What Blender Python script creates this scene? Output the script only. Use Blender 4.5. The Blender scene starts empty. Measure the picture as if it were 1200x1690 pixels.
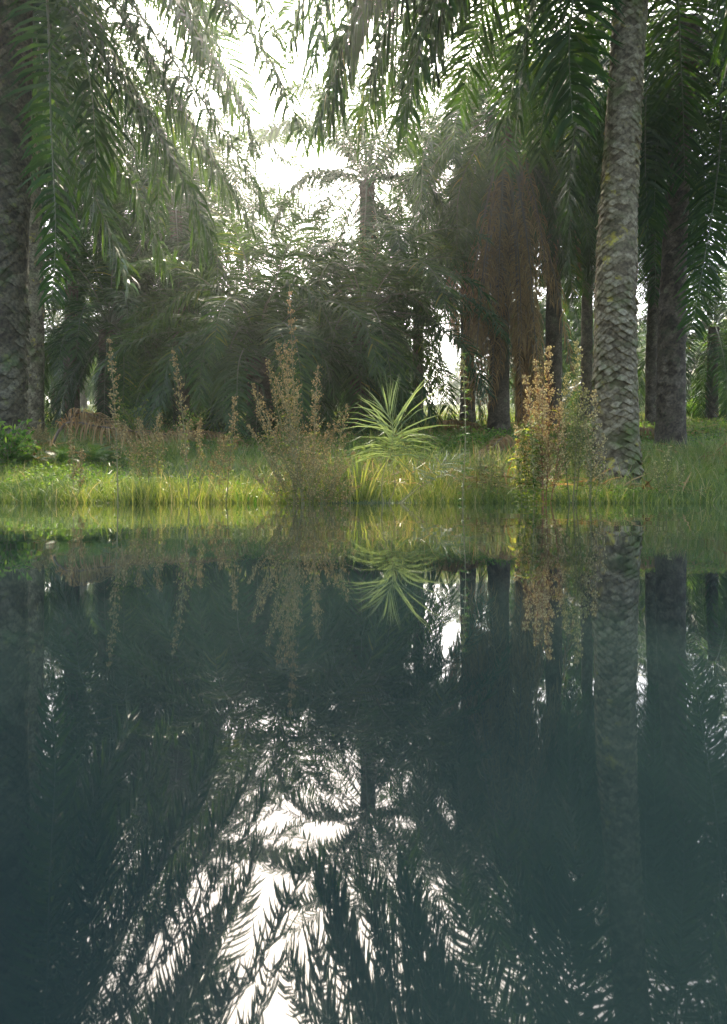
import bpy, math, random
import numpy as np
from mathutils import Vector
R = math.radians
rng = np.random.default_rng(7)
random.seed(7)
sc = bpy.context.scene
COL = sc.collection

# ------------------------------------------------------------------ camera, sky, sun, exposure
F = 1230.0            # focal length in photograph pixels (photo 1200 x 1690)
CH = 0.10             # camera height above the water
YH = 813.0            # horizon row
cam = bpy.data.cameras.new('camera')
cam.sensor_fit = 'HORIZONTAL'; cam.sensor_width = 36
cam.lens = 36 * F / 1200
cam.shift_y = -(845 - YH) / 1200
cam.clip_start = 0.01; cam.clip_end = 3000
camo = bpy.data.objects.new('camera', cam); COL.objects.link(camo)
camo.location = (0, 0, CH); camo.rotation_euler = (R(90), 0, 0)
sc.camera = camo

SUN_EL, SUN_AZ = 38.5, -5.0          # azimuth from +Y to +X
world = bpy.data.worlds.new('World'); sc.world = world; world.use_nodes = True
nt = world.node_tree; nt.nodes.clear()
sky = nt.nodes.new('ShaderNodeTexSky'); sky.sky_type = 'NISHITA'; sky.sun_disc = False
sky.sun_elevation = R(SUN_EL); sky.sun_rotation = R(SUN_AZ)
sky.air_density = 0.8; sky.dust_density = 3.0; sky.ozone_density = 0.6
bg = nt.nodes.new('ShaderNodeBackground'); bg.inputs[1].default_value = 0.125
wo = nt.nodes.new('ShaderNodeOutputWorld')
nt.links.new(sky.outputs[0], bg.inputs[0]); nt.links.new(bg.outputs[0], wo.inputs[0])
sl = bpy.data.lights.new('sun', 'SUN'); sl.energy = 3.2; sl.angle = R(0.5); sl.color = (1.0, 0.89, 0.70)
so = bpy.data.objects.new('sun', sl); COL.objects.link(so)
sd = Vector((math.sin(R(SUN_AZ)) * math.cos(R(SUN_EL)), math.cos(R(SUN_AZ)) * math.cos(R(SUN_EL)), math.sin(R(SUN_EL))))
so.rotation_euler = sd.to_track_quat('Z', 'Y').to_euler(); so.location = sd * 200
sc.view_settings.view_transform = 'Standard'; sc.view_settings.look = 'None'
sc.view_settings.gamma = 1; sc.view_settings.exposure = 2.5
sc.cycles.max_bounces = 8; sc.cycles.volume_bounces = 1
sc.cycles.transparent_max_bounces = 8
sc.cycles.transmission_bounces = 4

def at(px, py, d):
    return np.array([(px - 600) / F * d, d, CH + (YH - py) / F * d])

# ------------------------------------------------------------------ materials
def ramp(nt, stops):
    r = nt.nodes.new('ShaderNodeValToRGB'); e = r.color_ramp.elements
    while len(e) < len(stops): e.new(0.5)
    for k, (p, c) in enumerate(stops): e[k].position = p; e[k].color = (*c, 1)
    return r
def leaf_mat(name, stops, trans=0.35, tcol=(1.5, 1.45, 0.6), rough=0.4, nscale=1.5, spec=0.5):
    m = bpy.data.materials.new(name); m.use_nodes = True; nt = m.node_tree; nt.nodes.clear()
    o = nt.nodes.new('ShaderNodeOutputMaterial'); at_ = nt.nodes.new('ShaderNodeAttribute'); at_.attribute_name = 'rnd'
    geo = nt.nodes.new('ShaderNodeNewGeometry')
    n = nt.nodes.new('ShaderNodeTexNoise'); n.inputs['Scale'].default_value = nscale; n.inputs['Detail'].default_value = 3
    nt.links.new(geo.outputs['Position'], n.inputs['Vector'])
    mx = nt.nodes.new('ShaderNodeMath'); mx.operation = 'MULTIPLY_ADD'; mx.inputs[1].default_value = 0.9; mx.inputs[2].default_value = -0.45
    nt.links.new(n.outputs[0], mx.inputs[0])
    ad = nt.nodes.new('ShaderNodeMath'); ad.operation = 'ADD'
    nt.links.new(mx.outputs[0], ad.inputs[0]); nt.links.new(at_.outputs['Fac'], ad.inputs[1])
    r = ramp(nt, stops); nt.links.new(ad.outputs[0], r.inputs[0])
    p = nt.nodes.new('ShaderNodeBsdfPrincipled'); p.inputs['Roughness'].default_value = rough
    p.inputs['Specular IOR Level'].default_value = spec
    nt.links.new(r.outputs[0], p.inputs['Base Color'])
    if trans > 0:
        t = nt.nodes.new('ShaderNodeBsdfTranslucent')
        mc = nt.nodes.new('ShaderNodeMix'); mc.data_type = 'RGBA'; mc.blend_type = 'MULTIPLY'; mc.inputs[0].default_value = 1
        nt.links.new(r.outputs[0], mc.inputs[6]); mc.inputs[7].default_value = (*tcol, 1); mc.clamp_result = False
        nt.links.new(mc.outputs[2], t.inputs[0])
        ms = nt.nodes.new('ShaderNodeMixShader'); ms.inputs[0].default_value = trans
        nt.links.new(p.outputs[0], ms.inputs[1]); nt.links.new(t.outputs[0], ms.inputs[2]); nt.links.new(ms.outputs[0], o.inputs[0])
    else: nt.links.new(p.outputs[0], o.inputs[0])
    return m
def bark_mat(name, c1, c2, moss, lichen, mossamt=0.5, scale=1.0):
    m = bpy.data.materials.new(name); m.use_nodes = True; nt = m.node_tree
    p = nt.nodes['Principled BSDF']; p.inputs['Roughness'].default_value = 0.92; p.inputs['Specular IOR Level'].default_value = 0.2
    geo = nt.nodes.new('ShaderNodeNewGeometry')
    def noise(s, det=5, rgh=0.6):
        n = nt.nodes.new('ShaderNodeTexNoise'); n.inputs['Scale'].default_value = s * scale
        n.inputs['Detail'].default_value = det; n.inputs['Roughness'].default_value = rgh
        nt.links.new(geo.outputs['Position'], n.inputs['Vector']); return n
    def mix(a, b, f):
        x = nt.nodes.new('ShaderNodeMix'); x.data_type = 'RGBA'
        if isinstance(a, tuple): x.inputs[6].default_value = (*a, 1)
        else: nt.links.new(a, x.inputs[6])
        x.inputs[7].default_value = (*b, 1); nt.links.new(f, x.inputs[0]); return x.outputs[2]
    def thr(n, lo, hi):
        r = ramp(nt, [(lo, (0, 0, 0)), (hi, (1, 1, 1))]); nt.links.new(n.outputs[0], r.inputs[0]); return r.outputs[0]
    c = mix(c1, c2, thr(noise(22), 0.35, 0.65))
    c = mix(c, moss, thr(noise(2.3, 6, 0.7), 0.62 - 0.25 * mossamt, 0.78 - 0.2 * mossamt))
    c = mix(c, lichen, thr(noise(4.5, 5, 0.65), 0.60, 0.68))
    ta = nt.nodes.new('ShaderNodeAttribute'); ta.attribute_name = 'rnd'
    tr = ramp(nt, [(0.0, (0.55, 0.5, 0.45)), (0.5, (0.95, 0.92, 0.85)), (1.0, (1.4, 1.4, 1.35))]); nt.links.new(ta.outputs['Fac'], tr.inputs[0])
    tm = nt.nodes.new('ShaderNodeMix'); tm.data_type = 'RGBA'; tm.blend_type = 'MULTIPLY'; tm.inputs[0].default_value = 1
    nt.links.new(c, tm.inputs[6]); nt.links.new(tr.outputs[0], tm.inputs[7]); c = tm.outputs[2]
    nt.links.new(c, p.inputs['Base Color'])
    b = nt.nodes.new('ShaderNodeBump'); b.inputs['Strength'].default_value = 0.6; b.inputs['Distance'].default_value = 0.012
    nt.links.new(noise(60, 6, 0.7).outputs[0], b.inputs['Height']); nt.links.new(b.outputs[0], p.inputs['Normal'])
    return m
M = {}
M['leaf'] = leaf_mat('palm_leaf', [(0.0, (0.015, 0.036, 0.010)), (0.45, (0.028, 0.066, 0.017)), (0.78, (0.055, 0.10, 0.022)), (1.0, (0.16, 0.16, 0.028))], 0.34, (2.1, 2.0, 0.4), 0.5, 0.8, 0.22)
M['rachis'] = leaf_mat('palm_rachis', [(0, (0.05, 0.075, 0.025)), (1, (0.09, 0.10, 0.035))], 0, rough=0.5)
M['dead'] = leaf_mat('dead_frond', [(0.0, (0.09, 0.052, 0.022)), (0.5, (0.27, 0.17, 0.07)), (1.0, (0.48, 0.33, 0.15))], 0.3, (1.5, 1.2, 0.9), 0.8, 1.2, 0.2)
M['deadr'] = leaf_mat('dead_rachis', [(0, (0.09, 0.06, 0.04)), (1, (0.2, 0.15, 0.1))], 0, rough=0.8)
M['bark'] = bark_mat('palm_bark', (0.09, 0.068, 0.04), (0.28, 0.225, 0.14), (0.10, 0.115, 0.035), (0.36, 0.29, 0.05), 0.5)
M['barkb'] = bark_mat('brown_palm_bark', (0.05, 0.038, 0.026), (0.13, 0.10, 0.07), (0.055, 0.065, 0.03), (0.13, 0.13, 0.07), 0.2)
M['grass'] = leaf_mat('grass_blade', [(0.0, (0.06, 0.11, 0.02)), (0.4, (0.14, 0.20, 0.035)), (0.7, (0.24, 0.27, 0.06)), (0.87, (0.30, 0.28, 0.09)), (1.0, (0.40, 0.32, 0.16))], 0.3, (1.5, 1.4, 0.7), 0.5, 1.1)
M['herb'] = leaf_mat('creeper_leaf', [(0.0, (0.04, 0.10, 0.018)), (0.5, (0.10, 0.19, 0.03)), (1.0, (0.20, 0.28, 0.05))], 0.4, (1.7, 1.8, 0.7), 0.7, 0.9, 0.2)
M['weedleaf'] = leaf_mat('weed_leaf', [(0.0, (0.05, 0.10, 0.02)), (0.6, (0.12, 0.18, 0.035)), (1.0, (0.24, 0.24, 0.06))], 0.45, (1.8, 1.7, 0.7), 0.7, 1.5, 0.2)
M['weedstem'] = leaf_mat('weed_stem', [(0.0, (0.14, 0.15, 0.05)), (1.0, (0.30, 0.24, 0.10))], 0, rough=0.7)
M['redstem'] = leaf_mat('red_stem', [(0.0, (0.2, 0.09, 0.035)), (1.0, (0.32, 0.14, 0.06))], 0, rough=0.7)
M['seed'] = leaf_mat('brown_seed_head', [(0.0, (0.20, 0.14, 0.045)), (0.5, (0.40, 0.28, 0.10)), (1.0, (0.60, 0.46, 0.20))], 0.3, (1.1, 1.1, 0.9), 0.8)
M['seedr'] = leaf_mat('golden_seed_head', [(0.0, (0.34, 0.24, 0.09)), (0.5, (0.58, 0.47, 0.21)), (1.0, (0.8, 0.70, 0.40))], 0.45, (1.15, 1.1, 0.85), 0.8)
M['seedg'] = leaf_mat('green_seed_head', [(0.0, (0.18, 0.19, 0.05)), (0.5, (0.36, 0.34, 0.12)), (1.0, (0.62, 0.55, 0.28))], 0.4, (1.4, 1.3, 0.8), 0.8)
M['fern'] = leaf_mat('fern_leaf', [(0.0, (0.03, 0.08, 0.02)), (1.0, (0.08, 0.16, 0.03))], 0.45, (1.7, 1.8, 0.7), 0.5)
M['seedling'] = leaf_mat('seedling_leaf', [(0.0, (0.10, 0.14, 0.07)), (1.0, (0.22, 0.27, 0.15))], 0.35, (1.6, 1.6, 0.8), 0.6, 1.5, 0.25)

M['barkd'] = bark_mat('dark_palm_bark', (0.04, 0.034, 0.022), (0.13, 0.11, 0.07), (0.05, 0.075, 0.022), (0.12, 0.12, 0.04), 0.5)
def ground_mat():
    m = bpy.data.materials.new('plantation_soil'); m.use_nodes = True; nt = m.node_tree
    p = nt.nodes['Principled BSDF']; p.inputs['Roughness'].default_value = 0.95
    geo = nt.nodes.new('ShaderNodeNewGeometry')
    n = nt.nodes.new('ShaderNodeTexNoise'); n.inputs['Scale'].default_value = 0.7; n.inputs['Detail'].default_value = 8
    n2 = nt.nodes.new('ShaderNodeTexNoise'); n2.inputs['Scale'].default_value = 14; n2.inputs['Detail'].default_value = 6
    for k in (n, n2): nt.links.new(geo.outputs['Position'], k.inputs['Vector'])
    r = ramp(nt, [(0.3, (0.035, 0.055, 0.015)), (0.5, (0.06, 0.10, 0.02)), (0.7, (0.09, 0.075, 0.04))])
    a = nt.nodes.new('ShaderNodeMath'); a.operation = 'ADD'; h = nt.nodes.new('ShaderNodeMath'); h.operation = 'MULTIPLY_ADD'
    h.inputs[1].default_value = 0.6; h.inputs[2].default_value = -0.3
    nt.links.new(n2.outputs[0], h.inputs[0]); nt.links.new(n.outputs[0], a.inputs[0]); nt.links.new(h.outputs[0], a.inputs[1])
    nt.links.new(a.outputs[0], r.inputs[0]); nt.links.new(r.outputs[0], p.inputs['Base Color'])
    b = nt.nodes.new('ShaderNodeBump'); b.inputs['Distance'].default_value = 0.04; nt.links.new(n2.outputs[0], b.inputs['Height'])
    nt.links.new(b.outputs[0], p.inputs['Normal'])
    return m
M['ground'] = ground_mat()
def water_mat():
    m = bpy.data.materials.new('pond_water'); m.use_nodes = True; nt = m.node_tree
    p = nt.nodes['Principled BSDF']; p.inputs['Roughness'].default_value = 0.018; p.inputs['IOR'].default_value = 1.42
    p.inputs['Base Color'].default_value = (0.011, 0.020, 0.0185, 1)
    geo = nt.nodes.new('ShaderNodeNewGeometry')
    n = nt.nodes.new('ShaderNodeTexNoise'); n.inputs['Scale'].default_value = 1.2; n.inputs['Detail'].default_value = 2
    nt.links.new(geo.outputs['Position'], n.inputs['Vector'])
    b = nt.nodes.new('ShaderNodeBump'); b.inputs['Strength'].default_value = 0.25; b.inputs['Distance'].default_value = 0.01
    nt.links.new(n.outputs[0], b.inputs['Height']); nt.links.new(b.outputs[0], p.inputs['Normal'])
    return m
M['water'] = water_mat()

# ------------------------------------------------------------------ mesh building
class MB:
    def __init__(s): s.V = []; s.n = 0; s.F = []; s.rn = []
    def add(s, V, F, mat=0, rnd=0.5, smooth=True):
        V = np.asarray(V, float).reshape(-1, 3); F = np.asarray(F, int)
        s.V.append(V); s.F.append((F + s.n, mat, smooth)); s.n += len(V)
        s.rn.append(np.broadcast_to(np.asarray(rnd, float), (len(V),)))
    def more(s, F, mat=0, smooth=True, back=0):
        s.F.append((np.asarray(F, int) + s.n - back, mat, smooth))
    def mesh(s, name, mats):
        me = bpy.data.meshes.new(name); V = np.concatenate(s.V)
        me.vertices.add(len(V)); me.vertices.foreach_set('co', V.astype(np.float32).ravel())
        li, st, mi, sm = [], [], [], []; c = 0
        for F_, m_, q_ in s.F:
            k = F_.shape[1]; li.append(F_.ravel()); st.append(c + np.arange(len(F_)) * k); c += F_.size
            mi.append(np.full(len(F_), m_)); sm.append(np.full(len(F_), q_))
        li = np.concatenate(li); st = np.concatenate(st); mi = np.concatenate(mi); sm = np.concatenate(sm)
        me.loops.add(len(li)); me.loops.foreach_set('vertex_index', li.astype(np.int32))
        me.polygons.add(len(st)); me.polygons.foreach_set('loop_start', st.astype(np.int32))
        me.polygons.foreach_set('material_index', mi.astype(np.int32))
        me.polygons.foreach_set('use_smooth', sm.astype(bool))
        a = me.attributes.new('rnd', 'FLOAT', 'POINT'); a.data.foreach_set('value', np.concatenate(s.rn).astype(np.float32))
        for m_ in mats: me.materials.append(m_)
        me.update(calc_edges=True); me.validate()
        return me
def link(name, me, parent=None, loc=None, rz=None, scale=None):
    o = bpy.data.objects.new(name, me); COL.objects.link(o)
    if parent is not None: o.parent = parent
    if loc is not None: o.location = loc
    if rz is not None: o.rotation_euler = rz if hasattr(rz, '__len__') else (0, 0, rz)
    if scale is not None: o.scale = (scale,) * 3 if not hasattr(scale, '__len__') else scale
    return o
def tag(o, label=None, cat=None, group=None, kind=None):
    if label: o['label'] = label
    if cat: o['category'] = cat
    if group: o['group'] = group
    if kind: o['kind'] = kind
    return o
def nrm(a): return a / np.maximum(np.linalg.norm(a, axis=-1, keepdims=True), 1e-9)

def tube(mb, P, rad, k=6, mat=0, rnd=0.5):
    P = np.asarray(P, float); n = len(P); rad = np.broadcast_to(rad, (n,))
    T = nrm(np.gradient(P, axis=0)); ref = np.array([0, 0, 1.0]) if abs(T[n // 2, 2]) < 0.9 else np.array([1.0, 0, 0])
    A = nrm(np.cross(T, ref)); B = np.cross(T, A)
    th = np.arange(k) / k * 2 * np.pi
    V = P[:, None] + rad[:, None, None] * (np.cos(th)[None, :, None] * A[:, None] + np.sin(th)[None, :, None] * B[:, None])
    i = np.arange(n - 1)[:, None]; j = np.arange(k)[None]
    Fq = np.stack([i * k + j, i * k + (j + 1) % k, (i + 1) * k + (j + 1) % k, (i + 1) * k + j], -1).reshape(-1, 4)
    mb.add(V.reshape(-1, 3), Fq, mat, rnd)
def resample(C, n):
    C = np.asarray(C, float); m = len(C)
    Cx = np.vstack([2 * C[0] - C[1], C, 2 * C[-1] - C[-2]])
    out = []
    for i in range(m - 1):
        p0, p1, p2, p3 = Cx[i:i + 4]
        for t in np.linspace(0, 1, 12, endpoint=False):
            out.append(0.5 * ((2 * p1) + (-p0 + p2) * t + (2 * p0 - 5 * p1 + 4 * p2 - p3) * t * t + (-p0 + 3 * p1 - 3 * p2 + p3) * t ** 3))
    out.append(C[-1]); out = np.array(out)
    L = np.r_[0, np.cumsum(np.linalg.norm(np.diff(out, axis=0), axis=1))]
    s = np.linspace(0, L[-1], n)
    return np.stack([np.interp(s, L, out[:, k]) for k in range(3)], 1), L[-1]

def ribbons(mb, P0, D, W, L, wid, droop, mat=0, rnd=None, seg=3, prof=(0.55, 1.0, 0.75, 0.04)):
    """many leaf blades: start P0, direction D, width vector W, length L, width, gravity droop"""
    n = len(P0); pts = [P0]; d = nrm(D); p = P0
    for k in range(seg):
        p = p + d * (L / seg)[:, None]; pts.append(p)
        d = nrm(d + np.array([0, 0, -1.0]) * np.broadcast_to(droop, (n,))[:, None])
    P = np.stack(pts, 1); w = np.asarray(prof)[None, :, None] * np.broadcast_to(wid, (n,))[:, None, None] * 0.5
    V = np.stack([P - W[:, None] * w, P + W[:, None] * w], 2).reshape(n, -1, 3)
    m = V.shape[1]; b = (np.arange(n) * m)[:, None]
    q = np.array([[2 * k, 2 * k + 1, 2 * k + 3, 2 * k + 2] for k in range(seg)])
    Fq = (b[:, :, None] + q[None]).reshape(-1, 4)
    if rnd is None: rnd = rng.random(n)
    mb.add(V.reshape(-1, 3), Fq, mat, np.repeat(rnd, m), smooth=False)

def frond_mesh(name, C, per_side=100, leaflet=0.95, width=0.042, s0=0.14, rad=0.035, droop=(0.25, 0.6), side=None,
               mats=None, dead=False, jitter=0.25, flat=0.0, base_rnd=0.35, fwd=(24, 30)):
    P, L = resample(C, 240); T = nrm(np.gradient(P, axis=0))
    up = np.array([0, 0, 1.0]); S = np.cross(T, up); ln = np.linalg.norm(S, axis=1)
    if side is not None: S = S + np.asarray(side)[None] * 0.5
    else:
        h = P[-1] - P[0]; h[2] = 0
        if np.linalg.norm(h) < 0.2: h = np.array([0.0, -1, 0])
        S = S + np.cross(nrm(h), up)[None] * 0.35
    S = nrm(S - T * (S * T).sum(1, keepdims=True)); N = np.cross(S, T)
    mb = MB()
    idx = np.linspace(0, 239, 22).astype(int); tt = np.linspace(0, 1, 22)
    tube(mb, P[idx], rad * (1.0 - 0.88 * tt ** 0.8), 5, 1, 0.5)
    for sgn in (-1, 1):
        n = per_side; t = s0 + (1 - s0) * ((np.arange(n) + rng.random(n) * 0.8) / n)
        t = np.clip(t, 0, 0.999)
        fi = t * 239; i0 = fi.astype(int); f = (fi - i0)[:, None]; i1 = np.minimum(i0 + 1, 239)
        p = P[i0] * (1 - f) + P[i1] * f; Tt, St, Nt = T[i0], S[i0], N[i0]
        u = (t - s0) / (1 - s0)
        ll = leaflet * (0.28 + 0.72 * np.sin(np.pi * np.clip(0.14 + 0.72 * u, 0, 1)) ** 0.8) * (1 - 0.3 * u ** 4) * rng.uniform(0.82, 1.08, n)
        a = np.radians(fwd[0] + fwd[1] * u + rng.normal(0, 6, n)); e = rng.choice([-0.22, 0.05, 0.28], n) * (1 - flat) + rng.normal(0, 0.1, n) * (1 - flat)
        D = St * (sgn * np.cos(a))[:, None] + Tt * np.sin(a)[:, None] + Nt * e[:, None]
        D = nrm(D + rng.normal(0, jitter * 0.3, (n, 3)))
        W = nrm(Tt - D * (Tt * D).sum(1, keepdims=True)); Q = np.cross(D, W)
        an = rng.normal(0, 0.35, n)[:, None]; W = W * np.cos(an) + Q * np.sin(an)
        dr = rng.uniform(droop[0], droop[1], n)
        ribbons(mb, p, D, W, ll, width * rng.uniform(0.8, 1.15, n), dr, 0,
                np.clip(rng.normal(base_rnd, 0.16, n), 0, 1), seg=3)
    return mb.mesh(name, mats or ([M['dead'], M['deadr']] if dead else [M['leaf'], M['rachis']]))

def arc(e0, D, L, seed, n=9, wob=0.05):
    r = np.random.default_rng(seed); p = np.zeros(3); pts = [p.copy()]; yaw = 0
    for k in range(n):
        t = (k + 0.5) / n; e = max(e0 - D * t ** 1.25, -86); yaw += r.normal(0, wob)
        p = p + L / n * np.array([math.cos(R(e)) * math.cos(yaw), math.cos(R(e)) * math.sin(yaw), math.sin(R(e))]); pts.append(p.copy())
    return np.array(pts)

# ------------------------------------------------------------------ ground and water
def gz(x, y):
    x = np.asarray(x, float); y = np.asarray(y, float)
    d = np.clip(y, -200, 95)
    far = np.clip(y - 95, 0, 400)
    z = 0.130 * d - 0.97 + 0.02 * far
    z = z + 0.05 * np.sin(x * 0.9 + 1.3) * np.cos(y * 0.7) + 0.03 * np.sin(x * 2.3 + y * 1.1)
    z = np.where(y < 5, -0.6 + 0.0 * x, z)
    back = np.clip((-y - 22) * 0.1, -0.6, 3.0)
    z = np.where(y < -16, back, z)
    z = np.maximum(z, -0.6)
    # banks closing the pond far to both sides
    sidez = np.clip((np.abs(x) - 45) * 0.12, -0.6, 3.0)
    return np.where(y < 30, np.maximum(z, sidez), z)
def grid_mesh(name, xs, ys, zf, mat):
    X, Y = np.meshgrid(xs, ys); Z = zf(X, Y); V = np.stack([X, Y, Z], -1).reshape(-1, 3)
    nx, ny = len(xs), len(ys); i = np.arange(ny - 1)[:, None]; j = np.arange(nx - 1)[None]
    Fq = np.stack([i * nx + j, i * nx + j + 1, (i + 1) * nx + j + 1, (i + 1) * nx + j], -1).reshape(-1, 4)
    mb = MB(); mb.add(V, Fq); return mb.mesh(name, [mat])
xs = np.unique(np.r_[np.linspace(-400, -30, 30), np.arange(-30, 30.1, 0.25), np.linspace(30, 400, 30)])
ys = np.unique(np.r_[np.linspace(-150, 0, 40), np.arange(0, 40, 0.25), np.linspace(40, 500, 60)])
tag(link('ground', grid_mesh('ground', xs, ys, gz, M['ground'])), kind='structure')
mb = MB(); mb.add([(-60, -30, 0), (60, -30, 0), (60, 14, 0), (-60, 14, 0)], [[0, 1, 2, 3]])
tag(link('water', mb.mesh('water', [M['water']])), kind='structure')

# ------------------------------------------------------------------ trunks
def trunk_mesh(name, C, rads, nth=48, dz=0.03, amp=0.03, around=9, pitch=0.11, mat=None, seed=0, flare=0.25, boots=0.0, fade=0.0):
    """C: spine points (local), rads: radius per spine point; diamond leaf-base scars raised from the surface"""
    C = np.asarray(C, float); L = np.linalg.norm(np.diff(C, axis=0), axis=1).sum(); nz = max(8, int(L / dz))
    P, L = resample(C, nz); cs = np.r_[0, np.cumsum(np.linalg.norm(np.diff(C, axis=0), axis=1))]; s = np.linspace(0, L, nz)
    rr = np.interp(s * cs[-1] / L, cs, rads); rr = rr * (1 + flare * np.exp(-s / 0.35))
    th = np.arange(nth) / nth * 2 * np.pi; TH, SS = np.meshgrid(th, s)
    r0 = np.random.default_rng(seed); ph = r0.random(8) * 6.28
    wob = 0.35 * np.sin(TH + SS * 0.9 + ph[4]) + 0.22 * np.sin(5 * TH - SS * 3.1 + ph[6]) + 0.1 * np.sin(7 * TH + SS * 5 + ph[5]) + 0.25 * np.sin(3 * TH + ph[0] + SS * 1.7) + 0.3 * np.sin(2 * TH + ph[1] - SS * 2.1)
    u = TH / (2 * np.pi) * around; v = SS / pitch + wob
    a = u + v / 2; b = v / 2 - u; ia, ib = np.floor(a), np.floor(b); fa, fb = a - ia, b - ib
    t = (fa + fb) / 2; e = 1 - np.abs(fa - fb) ** 2
    hsh = np.modf(np.abs(np.sin((ia % 997) * 12.9898 + ((ib + around * 50) % (around * 2 + 1)) * 78.233 + ph[2])) * 43758.5)[0]
    h = np.clip(t / 0.07, 0, 1) * (1 - t) ** 0.8 * (0.55 + 0.45 * e) * np.where(hsh < 0.22, 0.15, 0.4 + 1.0 * hsh)
    h = h + 0.12 * np.sin(TH * 5 + SS * 23 + ph[3]) + 0.1 * np.sin(TH * 11 - SS * 37 + ph[4])
    h = h * (0.85 + 0.15 * np.sin(TH * 17 + SS * 61 + 4 * np.sin(SS * 7 + TH * 3)))
    am = amp * (1 + boots * np.clip((SS - (L - 1.6)) / 1.6, 0, 1) ** 1.5 * 4)
    am = am * np.clip(0.75 + 0.35 * np.sin(TH * 2 + SS * 1.3 + ph[6]) + 0.35 * np.sin(SS * 2.7 - TH + ph[7]), 0.3, 1.5) * (1 - fade * np.clip((SS - 2.2) / 2.5, 0, 1))
    RR = rr[:, None] + am * (h - 0.35) + 0.02 * np.sin(TH * 2 + SS * 0.8 + ph[5]) * rr[:, None] * 3
    # stagger the lip upward so the scales overhang the next one
    Vx = P[:, None, 0] + RR * np.cos(TH); Vy = P[:, None, 1] + RR * np.sin(TH); Vz = P[:, None, 2] - am * 0.5 * h
    k = nth; i = np.arange(nz - 1)[:, None]; j = np.arange(k)[None]
    Fq = np.stack([i * k + j, i * k + (j + 1) % k, (i + 1) * k + (j + 1) % k, (i + 1) * k + j], -1).reshape(-1, 4)
    mb = MB(); mb.add(np.stack([Vx, Vy, Vz], -1).reshape(-1, 3), Fq, 0, np.clip(hsh, 0, 1).ravel(), True)
    return mb.mesh(name, [mat or M['bark']])

# ------------------------------------------------------------------ frond library
LIVE = {}
for e0 in (82, 62, 42, 22, 0, -25):
    LIVE[e0] = [frond_mesh('frond', arc(e0, dd, 5.8, 100 + e0 + q), 76, 1.0, 0.05, droop=(0.15, 0.42), fwd=(18, 30), jitter=0.12, base_rnd=0.3 + 0.1 * q)
                for q, dd in enumerate((78, 100, 122))]
SKIRT = [frond_mesh('frond', arc(-40 - 9 * q, 46, 5.0, 300 + q, wob=0.03), 75, 0.9, 0.048, droop=(0.3, 0.7), jitter=0.15, base_rnd=0.15) for q in range(3)]
DEADF = [frond_mesh('dead_frond', arc(-70 - 4 * q, 14, 4.6, 400 + q, wob=0.04), 60, 0.6, 0.026, droop=(1.2, 2.4), dead=True, base_rnd=0.45) for q in range(4)]

def crown(root, top, n=30, scale=1.0, e_hi=82, e_lo=-25, skirt=0, dead=0, az0=0.0, seed=0, spread=0.22, skip=None, dead_scale=1.0):
    r = random.Random(seed); keys = sorted(LIVE)
    for k in range(n):
        f = k / max(1, n - 1); e = e_hi + (e_lo - e_hi) * f ** 0.8 + r.gauss(0, 6)
        key = min(keys, key=lambda q: abs(q - e)); az = az0 + k * 2.39996 + r.gauss(0, 0.12)
        if skip and skip(az % (2 * math.pi), e): continue
        me = r.choice(LIVE[key])
        rr = spread * (0.3 + 0.7 * f)
        link('frond', me, root, (top[0] + rr * math.cos(az), top[1] + rr * math.sin(az), top[2] + 0.35 * (1 - f)),
             (r.gauss(0, 0.05), r.gauss(0, 0.06), az), scale * r.uniform(0.86, 1.06))
    for k in range(skirt):
        az = az0 + 1 + k * 2.39996 + r.gauss(0, 0.15)
        link('frond', r.choice(SKIRT), root, (top[0] + spread * math.cos(az), top[1] + spread * math.sin(az), top[2] - 0.2 - 0.5 * r.random()),
             (0, 0, az), scale * r.uniform(0.75, 1.0))
    for k in range(dead):
        az = az0 + 2 + k * 2.39996 + r.gauss(0, 0.15)
        link('dead_frond', r.choice(DEADF), root, (top[0] + spread * math.cos(az), top[1] + spread * math.sin(az), top[2] - 0.5 - (0.9 if dead < 30 else 2.6) * r.random()),
             (0, 0, az), dead_scale * scale * r.uniform(0.75, 1.05))

def palm(label, px, d, crown_px, crown_py, dia, n=30, scale=0.88, skirt=6, dead=0, seed=0, near=False, mat=None, group=None,
         e_hi=82, e_lo=-25, lean=0.0, dia_top=None, hero=(), spread=0.22, skip=None, amp=0.025, around=9, pitch=0.08, dead_scale=1.0):
    x = (px - 600) / F * d; z = float(gz(x, d)) - 0.1
    root = bpy.data.objects.new('oil_palm', None); COL.objects.link(root); root.location = (x, d, z)
    tag(root, label, 'palm tree', group)
    top = at(crown_px, crown_py, d) - np.array([x, d, z]); dt = dia_top or dia * 0.78
    C = [np.zeros(3), np.array([top[0] * 0.12 - lean, 0, top[2] * 0.35]), np.array([top[0] * 0.5 - lean * 0.5, 0, top[2] * 0.7]), top]
    rads = [dia / 2, dia / 2 * 0.98, dt / 2, dt / 2 * 1.05]
    if near: me = trunk_mesh('trunk', C, rads, 150, 0.009, amp * 1.5, around, pitch, mat or M['bark'], seed, boots=1.0, fade=0.5)
    else: me = trunk_mesh('trunk', C, rads, 40, 0.035, amp, around, pitch, mat or M['barkb'], seed, boots=1.0)
    link('trunk', me, root)
    crown(root, top, n, scale, e_hi, e_lo, skirt, dead, seed * 1.1, seed, spread, skip, dead_scale)
    o = np.array([x, d, z])
    for hh in hero:
        pts, kw = hh; W = [top] + [at(*p) - o for p in pts]
        link('frond', frond_mesh('frond', W, **kw), root)
    return root

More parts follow.
